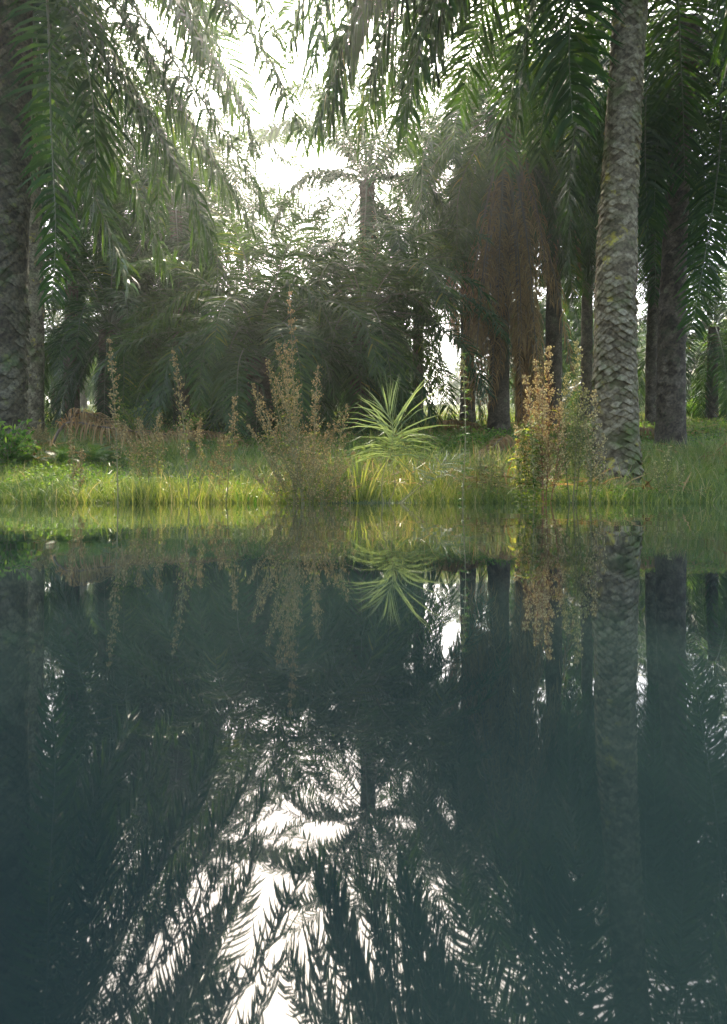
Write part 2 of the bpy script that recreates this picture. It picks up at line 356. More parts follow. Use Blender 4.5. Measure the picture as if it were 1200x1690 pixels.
H = dict(per_side=88, leaflet=1.0, width=0.05, droop=(0.2, 0.5), fwd=(12, 26), s0=0.16, jitter=0.12)
HE = dict(per_side=125, leaflet=1.0, width=0.044, droop=(0.55, 1.3), fwd=(6, 30), s0=0.14, jitter=0.12)
SP = dict(per_side=125, leaflet=0.95, width=0.065, droop=(0.5, 1.2), fwd=(10, 30), s0=0.12, jitter=0.1, base_rnd=0.35)
LP = dict(per_side=62, leaflet=0.8, width=0.045, droop=(0.35, 0.9), fwd=(10, 30), s0=0.12, jitter=0.1, base_rnd=0.4)
def not_front(az, e):    # near palms: keep the generic fronds off the camera side where hand-placed fronds hang
    return e < 55 and math.pi * 1.15 < az < math.pi * 1.98
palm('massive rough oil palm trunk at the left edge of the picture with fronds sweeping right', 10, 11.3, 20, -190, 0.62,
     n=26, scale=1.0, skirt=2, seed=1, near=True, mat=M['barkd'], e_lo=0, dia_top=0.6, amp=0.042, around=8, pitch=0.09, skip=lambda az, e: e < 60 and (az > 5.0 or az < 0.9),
     hero=[([(180, -210, 10.8), (330, -60, 10), (440, 90, 9.6), (503, 228, 9.4)], HE),
           ([(130, -150, 11), (215, 0, 10.8), (290, 105, 10.6), (375, 225, 10.5), (440, 345, 10.5)], HE),
           ([(90, -120, 10.4), (150, 60, 10.2), (225, 170, 10.2), (290, 270, 10.2), (350, 400, 10.2)], HE),
           ([(60, -190, 9.9), (78, 0, 9.6), (84, 200, 9.6), (92, 380, 9.7), (86, 490, 9.8)], dict(H, leaflet=0.7)),
           ([(70, -120, 12.2), (110, 90, 12.6), (160, 200, 12.9), (230, 330, 13), (280, 450, 13)], HE),
           ([(110, -230, 12.4), (250, -120, 13), (330, 20, 13.4), (350, 150, 13.6)], HE),
           ([(60, -150, 12), (130, 30, 12.5), (200, 120, 13), (300, 210, 13.4), (385, 330, 13.6)], HE),
           ([(50, -100, 12), (60, 60, 12.2), (120, 240, 12.6), (190, 400, 12.8)], H),
           ([(70, -60, 11.8), (90, 80, 12.2), (150, 300, 12.6), (215, 470, 12.8)], H),
           ([(60, -120, 10.2), (120, 20, 9.9), (150, 140, 9.9), (160, 300, 10)], H),
           ([(120, -240, 11.6), (230, -140, 11.8), (300, -20, 12), (345, 90, 12.1), (385, 190, 12.1)], HE),
           ([(120, -150, 11.6), (190, 10, 11.5), (262, 120, 11.4), (340, 245, 11.3), (412, 372, 11.3)], HE),
           ([(100, -120, 12), (165, 40, 12), (235, 170, 12), (300, 290, 12), (335, 420, 12)], HE),
           ([(60, -80, 12.6), (130, 60, 12.8), (195, 150, 13), (255, 260, 13), (262, 380, 13)], HE),
           ([(150, -200, 11.2), (250, -60, 11), (330, 60, 10.9), (390, 160, 10.8), (425, 260, 10.8)], HE),
           ([(150, -400, 10), (280, -350, 9.6), (370, -220, 9.2), (400, -70, 9.1)], HE),  # added above the frame, out of view, to screen sky from the reflection
           ([(110, -300, 10.2), (240, -250, 9.8), (350, -150, 9.5), (420, -30, 9.4), (450, 60, 9.4)], HE),
           ([(100, -330, 10.8), (260, -330, 10), (400, -230, 9.4), (500, -120, 9)], HE),  # this and the next: unseen overhead fronds added to darken the mirrored sky
           ([(80, -360, 10), (200, -400, 9), (340, -340, 8.2), (440, -200, 7.8)], HE),
           ([(140, -260, 10.5), (250, -200, 10), (330, -100, 9.8), (372, 30, 9.7)], HE)])
palm('slimmer ringed oil palm trunk standing just right of the massive left edge trunk', 54, 18.5, 50, 60, 0.52, n=42, skirt=10, seed=2, mat=M['bark'], near=False, amp=0.035)
palm('tall scaly oil palm with yellow green lichen on its trunk, nearest on the right', 1017, 9.3, 1058, -210, 0.53, n=24, scale=1.0, skirt=0, seed=3, near=True,
     e_lo=5, lean=0.04, dia_top=0.40, amp=0.034, around=10, pitch=0.045, skip=lambda az, e: e < 60 and 2.4 < az < 5.2,
     hero=[([(950, -290, 9), (800, -230, 8.6), (660, -70, 8.3), (570, 70, 8.2), (522, 215, 8.2)], HE),
           ([(960, -260, 8.5), (860, -190, 8.1), (750, -60, 7.9), (690, 90, 7.9), (670, 190, 7.9)], HE),
           ([(930, -290, 10), (740, -270, 10.4), (600, -150, 10.6), (500, -20, 10.7), (470, 60, 10.8)], HE),
           ([(980, -200, 9.8), (900, -60, 10), (868, 60, 10), (855, 190, 10)], H),
           ([(1000, -200, 8.9), (960, -80, 8.7), (940, 60, 8.6), (945, 200, 8.6)], H),
           ([(900, -260, 10), (800, -140, 10.2), (735, 0, 10.4), (715, 130, 10.5)], HE),
           ([(960, -220, 10.4), (830, -120, 11), (720, 0, 11.4), (640, 110, 11.6), (600, 200, 11.8)], HE),
           ([(930, -330, 8.8), (760, -330, 8.3), (610, -180, 7.9), (540, -20, 7.8), (520, 110, 7.8)], HE),
           ([(940, -260, 9.6), (780, -200, 9.9), (640, -60, 10.2), (575, 60, 10.4), (545, 180, 10.5)], HE),
           ([(960, -200, 10.5), (860, -80, 11.2), (790, 40, 11.7), (760, 180, 12)], H),
           ([(900, -180, 10.8), (780, -60, 11.2), (690, 60, 11.4), (655, 200, 11.4)], HE),
           ([(860, -260, 8.6), (720, -190, 8.3), (620, -60, 8.2), (570, 60, 8.2), (548, 190, 8.3)], HE),
           ([(840, -220, 9.9), (700, -110, 10), (610, 10, 10), (560, 120, 10), (535, 205, 10)], HE),
           ([(850, -200, 9.4), (740, -130, 9.2), (655, 0, 9.1), (610, 140, 9.1)], HE),
           ([(850, -320, 8), (640, -380, 7.2), (480, -330, 6.6), (370, -200, 6.3)], HE),  # three fronds added above the view to block sky over the water
           ([(900, -420, 8.6), (700, -520, 7.8), (500, -500, 7.2), (350, -380, 6.8)], HE),
           ([(900, -300, 8.8), (720, -300, 8.2), (560, -230, 7.8), (440, -120, 7.6)], HE),
           ([(880, -330, 9.6), (720, -260, 9.4), (600, -150, 9.2), (520, -40, 9.1), (478, 70, 9.1)], HE),
           ([(860, -300, 10.6), (700, -190, 11), (600, -90, 11.2), (540, 20, 11.3), (520, 100, 11.3)], HE),
           ([(820, -480, 8.6), (620, -520, 7.9), (470, -430, 7.6), (410, -280, 7.5), (402, -110, 7.5)], HE),  # two unseen fronds added to cover bright sky mirrored at the bottom
           ([(800, -400, 9.4), (600, -400, 9), (470, -300, 8.8), (420, -160, 8.8), (440, -60, 8.8)], HE),
           ([(880, -230, 11.2), (770, -100, 11.8), (690, 60, 12), (670, 250, 12)], HE),
           ([(820, -200, 10.2), (720, -70, 10.4), (640, 80, 10.4), (590, 230, 10.4)], HE),
           ([(930, -380, 9.3), (740, -420, 9.2), (560, -340, 9.1), (430, -200, 9)], HE),  # another added pair, out of view overhead, to keep the near water dark
           ([(950, -330, 8.2), (800, -380, 7.2), (660, -300, 6.6), (570, -160, 6.4)], HE),
           ([(1110, -260, 9), (1190, -120, 8.8), (1225, 40, 8.8), (1220, 200, 8.8)], H)])
palm('brown trunked oil palm with wide flared foot at right, a long frond hanging beside it', 1106, 14.5, 1138, 30, 0.52, n=32, scale=0.9, skirt=9, seed=4, amp=0.034,
     dia_top=0.42, hero=[([(1172, 40, 13.8), (1190, 180, 13.5), (1180, 320, 13.4), (1155, 470, 13.4), (1142, 545, 13.4)], dict(H, leaflet=0.8, flat=0.7, droop=(0.15, 0.35))),
                         ([(1100, 20, 14), (1070, 120, 13.6), (1065, 260, 13.5), (1070, 380, 13.5)], H)])
palm('oil palm with a long brown skirt of dead fronds right of centre', 823, 20, 838, 190, 0.55, n=36, skirt=1, dead=36, seed=5, amp=0.022, spread=0.3, dead_scale=1.35)
palm('thin dark oil palm half hidden just behind the brown skirted palm', 862, 27, 868, 290, 0.5, n=36, skirt=12, dead=8, seed=6)
palm('dark oil palm between the brown skirted palm and the scaly right trunk', 914, 24, 915, 220, 0.5, n=32, skirt=14, dead=6, seed=7)
palm('dark skirted oil palm left of the brown skirted palm', 772, 28, 768, 300, 0.55, n=40, skirt=13, dead=14, seed=8, dead_scale=1.2)
palm('sunward oil palm in the middle below the brightest sky with star shaped crown', 604, 26, 606, 300, 0.7, n=22, skirt=9, dead=3, seed=9, dia_top=0.5,
     hero=[([(560, 235, 25.6), (505, 205, 25.2), (450, 212, 25), (412, 250, 25)], SP), ([(575, 220, 25.8), (535, 160, 25.4), (490, 140, 25.2), (455, 165, 25)], SP), ([(600, 210, 26), (592, 130, 26), (570, 80, 26), (540, 70, 26)], SP), ([(620, 220, 26), (640, 150, 26), (675, 120, 26), (715, 140, 26)], SP), ([(645, 255, 25.6), (695, 225, 25.2), (745, 240, 25), (775, 285, 25)], SP), ([(560, 290, 25), (510, 290, 24.5), (470, 330, 24.2), (450, 385, 24.2)], SP), ([(650, 290, 25), (700, 300, 24.5), (735, 350, 24.2), (748, 410, 24.2)], SP)])
palm('oil palm at centre left whose crown hangs behind the left edge palms', 118, 25, 118, 270, 0.5, n=40, skirt=13, seed=10)
palm('young low oil palm with arching fronds near the ground at centre left', 430, 17, 425, 590, 0.6, n=36, skirt=8, scale=0.75, seed=11, e_lo=-15, spread=0.3,
     hero=[([(400, 500, 16.6), (345, 478, 16.2), (295, 490, 16), (258, 535, 16)], LP), ([(395, 565, 16.4), (350, 556, 16), (305, 590, 15.8), (272, 650, 15.8)], LP),
           ([(405, 540, 16), (385, 560, 15.2), (372, 620, 14.8), (366, 690, 14.8)], LP), ([(460, 540, 16.4), (500, 545, 16), (535, 590, 15.8), (552, 650, 15.8)], LP),
           ([(440, 500, 16), (480, 470, 15.6), (520, 490, 15.4), (548, 545, 15.4)], LP)])
palm('short oil palm with fronds sweeping to the ground at the middle', 598, 20, 600, 530, 0.7, n=42, skirt=8, scale=0.85, seed=12, e_lo=-15, spread=0.3,
     hero=[([(630, 545, 18.5), (665, 590, 18), (700, 640, 17.8), (712, 690, 17.8)], LP), ([(575, 560, 18.4), (610, 600, 17), (655, 632, 16.6), (700, 688, 16.6)], LP),
           ([(560, 500, 19), (520, 500, 18.5), (490, 540, 18.2), (478, 600, 18.2)], LP), ([(640, 490, 19), (680, 490, 18.6), (712, 530, 18.4), (725, 600, 18.4)], LP)])
palm('oil palm standing behind the young low palm, leaning crown', 300, 25, 290, 350, 0.5, n=40, skirt=13, seed=13)
palm('oil palm in the gap behind the lichen covered right trunk', 968, 31, 972, 330, 0.5, n=36, skirt=12, dead=4, seed=14)
palm('slender dark oil palm between the scaly trunk and the flared brown trunk', 1077, 25.5, 1084, 320, 0.45, n=32, skirt=14, seed=15)
palm('oil palm at the right edge behind the long hanging frond', 1235, 19, 1235, 150, 0.5, n=36, skirt=12, seed=16)
palm('oil palm left of the middle, second row behind the low palms', 205, 33, 200, 380, 0.5, n=36, skirt=12, seed=17)
palm('oil palm between the two low palms in the second row', 505, 32, 500, 520, 0.5, n=38, skirt=14, seed=18)
palm('oil palm right of the sunward middle palm, sunlit crown edge', 690, 33, 690, 430, 0.5, n=38, skirt=14, seed=19)
palm('oil palm at far left behind both left edge trunks', -60, 26, -60, 200, 0.5, n=40, skirt=12, seed=20)

palm('low bushy palm in the shade left of the middle, behind the young low palm', 262, 27, 262, 560, 0.6, n=40, skirt=4, scale=0.8, seed=31, e_lo=-15, spread=0.3)
palm('low bushy palm behind the weeds between the two low middle palms', 512, 25, 512, 600, 0.6, n=38, skirt=4, scale=0.75, seed=33, e_lo=-15, spread=0.3)
palm('low palm with drooping fronds behind the flared brown trunk at right', 1175, 30, 1178, 540, 0.5, n=38, skirt=8, scale=0.85, seed=34, e_lo=-15, spread=0.3)
palm('tall oil palm behind the fronds at upper left, third row', 320, 34, 320, 300, 0.5, n=46, scale=0.95, skirt=12, seed=41)
palm('low dark palm behind the arching fallen frond at left', 178, 23, 178, 545, 0.6, n=40, skirt=10, scale=0.8, seed=42, e_lo=-15, spread=0.3)
palm('low hazy palm filling the gap beside the left edge trunks', 92, 42, 92, 540, 0.5, n=34, skirt=6, seed=44)
# distant rows: one trunk and one crown mesh each, copied
def far_crown(seed):
    r = random.Random(seed); g = np.random.default_rng(seed); mb = MB()
    for k in range(36):
        f = k / 35; e = 80 - 145 * f ** 0.85 + r.gauss(0, 6); az = k * 2.39996 + r.gauss(0, 0.2)
        C = arc(e, min(r.uniform(75, 115), 175 - abs(e)) if e > -20 else 28, 5.2, seed * 50 + k, 7); c, s = math.cos(az), math.sin(az)
        C = C @ np.array([[c, s, 0], [-s, c, 0], [0, 0, 1]])
        P, L = resample(C, 60); T = nrm(np.gradient(P, axis=0)); S = nrm(np.cross(T, [0, 0, 1]) + np.array([-s, c, 0]) * 0.2)
        tube(mb, P[::9], 0.03, 3, 1, 0.5)
        for sg in (-1, 1):
            i = np.sort(g.integers(8, 60, 40)); D = nrm(S[i] * sg + T[i] * 0.8 + g.normal(0, 0.2, (40, 3)))
            W = nrm(T[i] - D * (T[i] * D).sum(1, keepdims=True))
            ribbons(mb, P[i], D, W, 0.95 * np.sin(np.pi * (0.15 + 0.75 * i / 60)), 0.085, 0.9, 0, np.clip(g.normal(0.4, 0.2, 40), 0, 1), seg=2, prof=(0.7, 1, 0.05))
    return mb.mesh('crown', [M['leaf'], M['rachis']])
FC = [far_crown(700 + q) for q in range(4)]
FT = [trunk_mesh('trunk', [(0, 0, 0), (0.1, 0, 3), (0, 0.1, 6), (0, 0, 8.5)], [0.27, 0.25, 0.22, 0.22], 14, 0.12, 0.03, 7, 0.3, M['barkb'], q, boots=1.2) for q in range(2)]
rr = random.Random(5); nfar = 0
for row in range(13):
    y = 37 + row * 7.2
    for c in range(-9, 10):
        x = c * 9.2 + (row % 2) * 4.6 + rr.gauss(0, 0.8); yy = y + rr.gauss(0, 0.8); px = 600 + x / yy * F
        if px < -120 or px > 1320: continue
        lane = 1.6 / yy * F
        if 62 - lane * 0.4 < px < 118 + lane * 0.4 or 700 - lane < px < 742 + lane * 0.5 or 1140 - lane * 0.3 < px < 1165: continue          # open lanes between the rows
        if 380 < px < 560 and row < 2: continue
        root = bpy.data.objects.new('oil_palm', None); COL.objects.link(root)
        root.location = (x, yy, float(gz(x, yy)) - 0.1); root.rotation_euler = (0, 0, rr.random() * 6.28)
        hs = rr.choice([rr.uniform(0.28, 0.5), rr.uniform(0.5, 0.7), rr.uniform(0.7, 0.95)]); hs = min(hs, 0.5) if 360 < px < 740 and row < 6 else hs; tag(root, 'distant oil palm in the hazy back rows of the plantation', 'palm tree', 'distant oil palms in the back rows')
        link('trunk', rr.choice(FT), root, scale=(1, 1, hs)); link('crown', rr.choice(FC), root, (0, 0, 8.5 * hs), scale=rr.uniform(0.85, 1.1)); nfar += 1

# ------------------------------------------------------------------ grass, creepers (uncountable)
def scatter(n, y0, y1, k=1.0, marg=1.5):
    u = rng.random(n); y = y0 * (y1 / y0) ** (u ** k); hw = y * 0.5 + marg
    x = rng.uniform(-1, 1, n) * hw
    return x, y
def noise2(x, y, s, ph=0):
    return 0.5 + 0.25 * (np.sin(x * s + ph) * np.cos(y * s * 1.3 + ph * 2) + np.sin(x * s * 0.47 - y * s * 0.8 + ph * 3)) + 0.12 * np.sin(x * s * 2.1 + y * s * 1.7 + ph)
def clear(x, y): return np.hypot(x - 3.15, y - 9.3) > 0.3
mb = MB()
for (n, y0, y1, hh, ww) in ((120000, 7.2, 13.5, 0.17, 0.008), (60000, 12, 26, 0.24, 0.016), (30000, 25, 75, 0.35, 0.04)):
    x, y = scatter(n, y0, y1); z = gz(x, y)
    dens = noise2(x, y, 0.9, 0.4); k = (rng.random(n) < 0.35 + 0.9 * dens) & (z > -0.06) & clear(x, y); x, y, z = x[k], y[k], z[k]; n = len(x); dens = dens[k]
    D = nrm(np.stack([rng.normal(0, 0.45, n), rng.normal(0, 0.45, n), np.ones(n)], 1)); a = rng.random(n) * 6.28
    W = np.stack([np.cos(a), np.sin(a), np.zeros(n)], 1)
    L = hh * (0.35 + 0.9 * rng.random(n) ** 1.5) * (0.6 + 0.8 * dens)
    ribbons(mb, np.stack([x, y, z - 0.01], 1), D, W, L, ww * rng.uniform(0.6, 1.3, n), rng.uniform(0.05, 0.4, n), 0,
            np.clip(0.35 + 0.5 * (noise2(x, y, 1.7, 2.0) - 0.5) + rng.normal(0, 0.2, n), 0, 1), seg=2, prof=(1, 0.8, 0.05))
n = 42000; x, y = scatter(n, 7.1, 16); z = gz(x, y); dn = noise2(x, y, 2.2, 1.0) * noise2(x, y, 0.7, 4.0)
k = (rng.random(n) < dn * 1.6) & (z > -0.08) & clear(x, y); x, y, z, dn = x[k], y[k], z[k], dn[k]; n = len(x)
D = nrm(np.stack([rng.normal(0, 0.3, n), rng.normal(0, 0.3, n), np.ones(n)], 1)); a = rng.random(n) * 6.28; W = np.stack([np.cos(a), np.sin(a), np.zeros(n)], 1)
ribbons(mb, np.stack([x, y, z - 0.01], 1), D, W, rng.uniform(0.12, 0.5, n) * (0.5 + dn), rng.uniform(0.003, 0.008, n), rng.uniform(0.1, 0.5, n), 0, np.clip(rng.normal(0.6, 0.3, n), 0, 1.1), seg=4, prof=(0.7, 0.8, 0.7, 1.0, 0.1))
tag(link('grass', mb.mesh('grass', [M['grass']])), 'bright green grass covering the bank above the waterline', 'grass', kind='stuff')
mb = MB()
for (n, y0, y1, hh, ww) in ((90000, 7.3, 15, 0.16, 0.026), (50000, 14, 40, 0.22, 0.05)):
    x, y = scatter(n, y0, y1); z = gz(x, y); dens = noise2(x, y, 0.6, 3.1)
    k = (rng.random(n) < np.clip(dens * 1.6 - 0.25, 0.1, 1)) & (z > 0.0) & clear(x, y); x, y, z = x[k], y[k], z[k]; n = len(x)
    D = nrm(np.stack([rng.normal(0, 1, n), rng.normal(0, 1, n), rng.uniform(-0.1, 0.6, n)], 1))
    W = nrm(np.cross(D, np.stack([rng.normal(0, 0.3, n), rng.normal(0, 0.3, n), np.ones(n)], 1)))
    ribbons(mb, np.stack([x, y, z + hh * rng.random(n) * (0.4 + 0.9 * dens[k])], 1), D, W, ww * rng.uniform(1.2, 2.2, n), ww * rng.uniform(0.7, 1.1, n), 0.3, 0,
            None, seg=2, prof=(0.3, 1, 0.1))
tag(link('creeper', mb.mesh('creeper', [M['herb']])), 'low leafy creeper spreading through the grass under the palms', 'ground cover', kind='stuff')

mb = MB(); n = 14000; x, y = scatter(n, 7.8, 45); z = gz(x, y); k = (noise2(x, y, 0.5, 5.0) > 0.42) & clear(x, y); x, y, z = x[k], y[k], z[k]; n = len(x)
D = nrm(np.stack([rng.normal(0, 1, n), rng.normal(0, 1, n), rng.uniform(-0.1, 0.5, n)], 1)); W = nrm(np.cross(D, np.stack([rng.normal(0, 0.5, n), rng.normal(0, 0.5, n), np.ones(n)], 1)))
ribbons(mb, np.stack([x, y, z + rng.uniform(0.01, 0.14, n)], 1), D, W, rng.uniform(0.1, 0.5, n), rng.uniform(0.012, 0.035, n), 0.25, 0, None, seg=2, prof=(0.4, 1, 0.2))
tag(link('leaf_litter', mb.mesh('leaf_litter', [M['dead']])), 'dry brown leaflets and litter strewn through the grass', 'leaf litter', kind='stuff')

# ------------------------------------------------------------------ weeds, seedlings, clumps
OCT = np.array([[1, 0, 0], [-1, 0, 0], [0, 1, 0], [0, -1, 0], [0, 0, 1.3], [0, 0, -1.0]])
OF = np.array([[0, 2, 4], [2, 1, 4], [1, 3, 4], [3, 0, 4], [2, 0, 5], [1, 2, 5], [3, 1, 5], [0, 3, 5]])
def heads(mb, P, r):
    n = len(P); V = P[:, None] + OCT[None] * (r * rng.uniform(0.6, 1.3, n))[:, None, None] + rng.normal(0, 0.0012, (n, 6, 3))
    Ff = (OF[None] + (np.arange(n) * 6)[:, None, None]).reshape(-1, 3)
    mb.add(V.reshape(-1, 3), Ff, 0, np.repeat(rng.random(n), 6), False)
def weed(label, stems, mats, cat='weed', head_r=0.0075, b0=0.35, blen=0.22, leaves=40, dens=1.0, leaf_len=0.09, group=None, up=0.9, head_n=7, leafw=0.012, leaf_to=0.7):
    """stems: list of (base px, top px, top py, d)"""
    b = stems[0]; base = np.array([(b[0] - 600) / F * b[3], b[3], 0.0]); base[2] = max(float(gz(base[0], base[1])), -0.1)
    root = bpy.data.objects.new('tall_weed', None); COL.objects.link(root); root.location = base
    tag(root, label, cat, group)
    ms, mh, ml = MB(), MB(), MB(); hp = []
    for (bx, tx, ty, d) in stems:
        p0 = np.array([(bx - 600) / F * d, d, 0]); p0[2] = max(float(gz(p0[0], d)), -0.1) - 0.05; p1 = at(tx, ty, d)
        mid = (p0 + p1) / 2 + rng.normal(0, 0.02, 3); P, L = resample([p0, mid, p1], 24); P = P - base
        tube(ms, P, 0.006 * (1 - 0.75 * np.linspace(0, 1, 24)) * max(0.7, min(1.3, L)), 5, 0, rng.random())
        nb = int(42 * dens * L)
        for k in range(nb):
            t = b0 + (1 - b0) * (k + rng.random()) / nb; q = P[min(23, int(t * 23))]; az = rng.random() * 6.28
            u = (t - b0) / (1 - b0); ll = blen * (0.12 + 0.9 * (1 - u) ** 0.8 * min(1, 0.35 + u * 3)) * rng.uniform(0.5, 1.15)
            dr = nrm(np.array([math.cos(az), math.sin(az), up * rng.uniform(0.6, 1.4)])); e = q + dr * ll + np.array([0, 0, 0.25 * ll])
            m_ = q + dr * ll * 0.5; B = np.array([q, m_, e]); tube(ms, B, np.array([0.003, 0.0023, 0.0015]), 3, 0, rng.random())
            nh = rng.integers(2, head_n + 1)
            tt = rng.uniform(0.3, 1.0, nh)[:, None]; hp.append(q * (1 - tt) + e * tt + rng.normal(0, 0.016, (nh, 3)) * (0.5 + ll * 4))
            hp.append(e[None] + rng.normal(0, 0.006, (1, 3)))
        n = int(leaves * L)
        if n:
            t = rng.uniform(0.08, leaf_to, n); q = P[(t * 23).astype(int)]; az = rng.random(n) * 6.28
            D = nrm(np.stack([np.cos(az), np.sin(az), rng.uniform(0.2, 1.0, n)], 1)); W = nrm(np.cross(D, [0, 0, 1.0]) + rng.normal(0, 0.3, (n, 3)))
            ribbons(ml, q, D, W, leaf_len * rng.uniform(0.5, 1.2, n), leafw * rng.uniform(0.7, 1.2, n), 0.6, 0, None, prof=(0.4, 1, 0.7, 0.05))
    link('stem', ms.mesh('stem', [mats[0]]), root)
    if hp: heads(mh, np.concatenate(hp), head_r); link('seed_heads', mh.mesh('seed_heads', [mats[1]]), root)
    if ml.V: link('foliage', ml.mesh('foliage', [mats[2]]), root)
    return root
S0 = (M['weedstem'], M['seed'], M['weedleaf']); SR = (M['redstem'], M['seedr'], M['weedleaf']); SG = (M['weedstem'], M['seedg'], M['weedleaf'])
weed('tall thin seeding weed with narrow spire, leftmost, in front of the fallen brown frond', [(195, 180, 552, 7.0)], S0, blen=0.13, leaves=30, b0=0.3)
weed('tall thin seeding weed second from the left above the yellow green patch', [(314, 284, 570, 7.1)], S0, blen=0.13, leaves=25, b0=0.3)
weed('short leafy weed with brown heads between the two left spires', [(250, 228, 690, 7.6), (262, 262, 680, 7.6), (246, 205, 705, 7.6)], S0, blen=0.16, leaves=60, dens=1.2)
weed('short weed standing just right of the second left spire', [(330, 330, 690, 7.4), (340, 356, 745, 7.4)], S0, blen=0.14, leaves=30)
weed('tallest seeding weed rising out of the brown bush, left of the middle', [(490, 478, 470, 7.0), (486, 470, 560, 7.0)], S0, blen=0.13, leaves=15, dens=0.9, head_r=0.0065)
weed('wide dense brown seeding weed bush at the waterline, left of the middle',
     [(495, 440, 590, 7.0), (500, 425, 660, 7.0), (505, 455, 620, 6.9), (500, 490, 640, 6.9), (510, 520, 650, 7.0), (512, 545, 700, 7.0), (515, 570, 745, 6.9),
      (515, 585, 790, 6.9), (512, 560, 690, 7.1), (490, 408, 700, 7.1), (480, 415, 630, 7.2), (525, 598, 800, 6.9), (530, 590, 745, 7.0), (470, 400, 760, 7.0), (540, 575, 665, 7.0), (500, 455, 560, 7.1), (515, 525, 600, 7.1), (505, 470, 700, 6.8), (500, 440, 740, 6.9), (508, 505, 720, 6.8), (520, 555, 770, 6.8), (496, 420, 790, 6.9), (505, 530, 760, 6.8)],
     S0, blen=0.2, leaves=22, dens=0.95, b0=0.2, head_r=0.0064)
weed('single slender green leafy stem standing alone, right of the palm seedling', [(762, 763, 575, 7.0)], (M['weedstem'], M['seedg'], M['fern']), blen=0.05, leaves=75, dens=0.35, leaf_len=0.075, b0=0.75, leaf_to=0.99, leafw=0.014, head_n=3)
weed('golden brown seeding weed with red stem, brightest and fullest, before the skirted palm',
     [(900, 905, 566, 7.0), (896, 884, 590, 7.0), (902, 866, 615, 7.0), (898, 896, 640, 6.9), (905, 925, 660, 7.0), (893, 850, 700, 7.0)], SR, blen=0.17, leaves=25, dens=1.45, b0=0.25, head_r=0.0075, head_n=8)
weed('yellow green leafy weed cluster at the foot of the golden weed', [(870, 862, 700, 6.9), (880, 874, 690, 6.8), (862, 852, 740, 6.9), (885, 893, 720, 6.9)], SG, blen=0.08, leaves=130, dens=0.6, leaf_len=0.14, leafw=0.018, leaf_to=0.95)
weed('pale green seeding weed between the golden weed and the scaly trunk', [(945, 953, 558, 7.1), (942, 935, 610, 7.1), (948, 968, 640, 7.1)], SG, blen=0.18, leaves=35, dens=1.3, b0=0.3, head_r=0.0072)
weed('shorter pale brown seeding weed directly before the scaly trunk', [(972, 980, 640, 6.9), (974, 965, 690, 6.9), (976, 998, 715, 6.9)], SR[:0] + (M['weedstem'], M['seedr'], M['weedleaf']), blen=0.15, leaves=50, dens=1.1, b0=0.3, head_r=0.007)
weed('thin pale seed stalk at far left of the bank, left of the tall spires', [(120, 112, 700, 7.3), (126, 136, 740, 7.3)], S0, blen=0.1, leaves=20, b0=0.35)
weed('leaning thin seed stalk between the second left spire and the brown bush', [(372, 388, 650, 7.3), (368, 362, 715, 7.3)], S0, blen=0.11, leaves=20, b0=0.35)
weed('short pale seeding stalks between the palm seedling and the golden weed', [(805, 812, 735, 7.3), (798, 790, 755, 7.3), (812, 832, 765, 7.3)], SG, blen=0.09, leaves=30, b0=0.35)
weed('short seeding stalks on the bank right of the scaly trunk', [(1098, 1104, 735, 7.6), (1090, 1082, 760, 7.6), (1110, 1130, 765, 7.6)], SG, blen=0.09, leaves=30, b0=0.35)
weed('low weed tuft of brown heads at the foot of the left edge trunks', [(66, 66, 700, 12.5), (60, 55, 705, 12.5), (72, 76, 705, 12.5)], S0, blen=0.16, leaves=20, dens=2.0, head_r=0.010, b0=0.2)

def grass_clump(label, px, d, n, L, w, spreadr=0.12, mat='grass', droop=(0.2, 0.6), cat='grass clump', base=0.55):
    x = (px - 600) / F * d; z = max(0.0, float(gz(x, d))) - 0.02
    P = np.stack([rng.normal(0, spreadr, n), rng.normal(0, spreadr, n), np.zeros(n)], 1)
    D = nrm(np.stack([P[:, 0] / spreadr * 0.22 + rng.normal(0, 0.1, n), P[:, 1] / spreadr * 0.22, np.ones(n)], 1)); a = rng.random(n) * 6.28
    W = np.stack([np.cos(a), np.sin(a), np.zeros(n)], 1); mb = MB()
    ribbons(mb, P, D, W, L * rng.uniform(0.5, 1.1, n), w * rng.uniform(0.7, 1.2, n), rng.uniform(*droop, n), 0, np.clip(rng.normal(base, 0.2, n), 0, 1), seg=5, prof=(0.8, 1, 0.9, 0.7, 0.45, 0.04))
    o = link('grass_clump', mb.mesh('grass_clump', [M[mat]]), None, (x, d, z)); return tag(o, label, cat)
grass_clump('upright clump of broad bright green grass blades beside the brown bush', 590, 7.3, 34, 0.62, 0.017, 0.07, droop=(0.05, 0.25))
grass_clump('arching pale grass tuft between the ferns and the leftmost spire', 172, 8.0, 30, 0.62, 0.014, 0.07, droop=(0.3, 0.7))
grass_clump('yellow green sunlit grass clump below the short leafy weed', 232, 7.3, 130, 0.38, 0.008, 0.2, droop=(0.05, 0.35), base=0.65)
grass_clump('yellow green sunlit grass clump around the second left spire', 300, 7.3, 120, 0.34, 0.008, 0.2, droop=(0.05, 0.35), base=0.65)
grass_clump('dark rounded grass clump left of the brown bush', 408, 7.5, 160, 0.22, 0.010, 0.14, mat='fern', base=0.2)
grass_clump('loose grass clump at the waterline before the scaly trunk', 1035, 7.4, 110, 0.22, 0.007, 0.3, droop=(0.05, 0.3), base=0.3)
grass_clump('sparse grass clump at the waterline in the right corner', 1150, 7.5, 110, 0.2, 0.007, 0.35, droop=(0.05, 0.3), base=0.35)
grass_clump('sparse grass clump at the waterline by the left edge', 60, 7.4, 120, 0.24, 0.007, 0.35, droop=(0.05, 0.3), base=0.4)

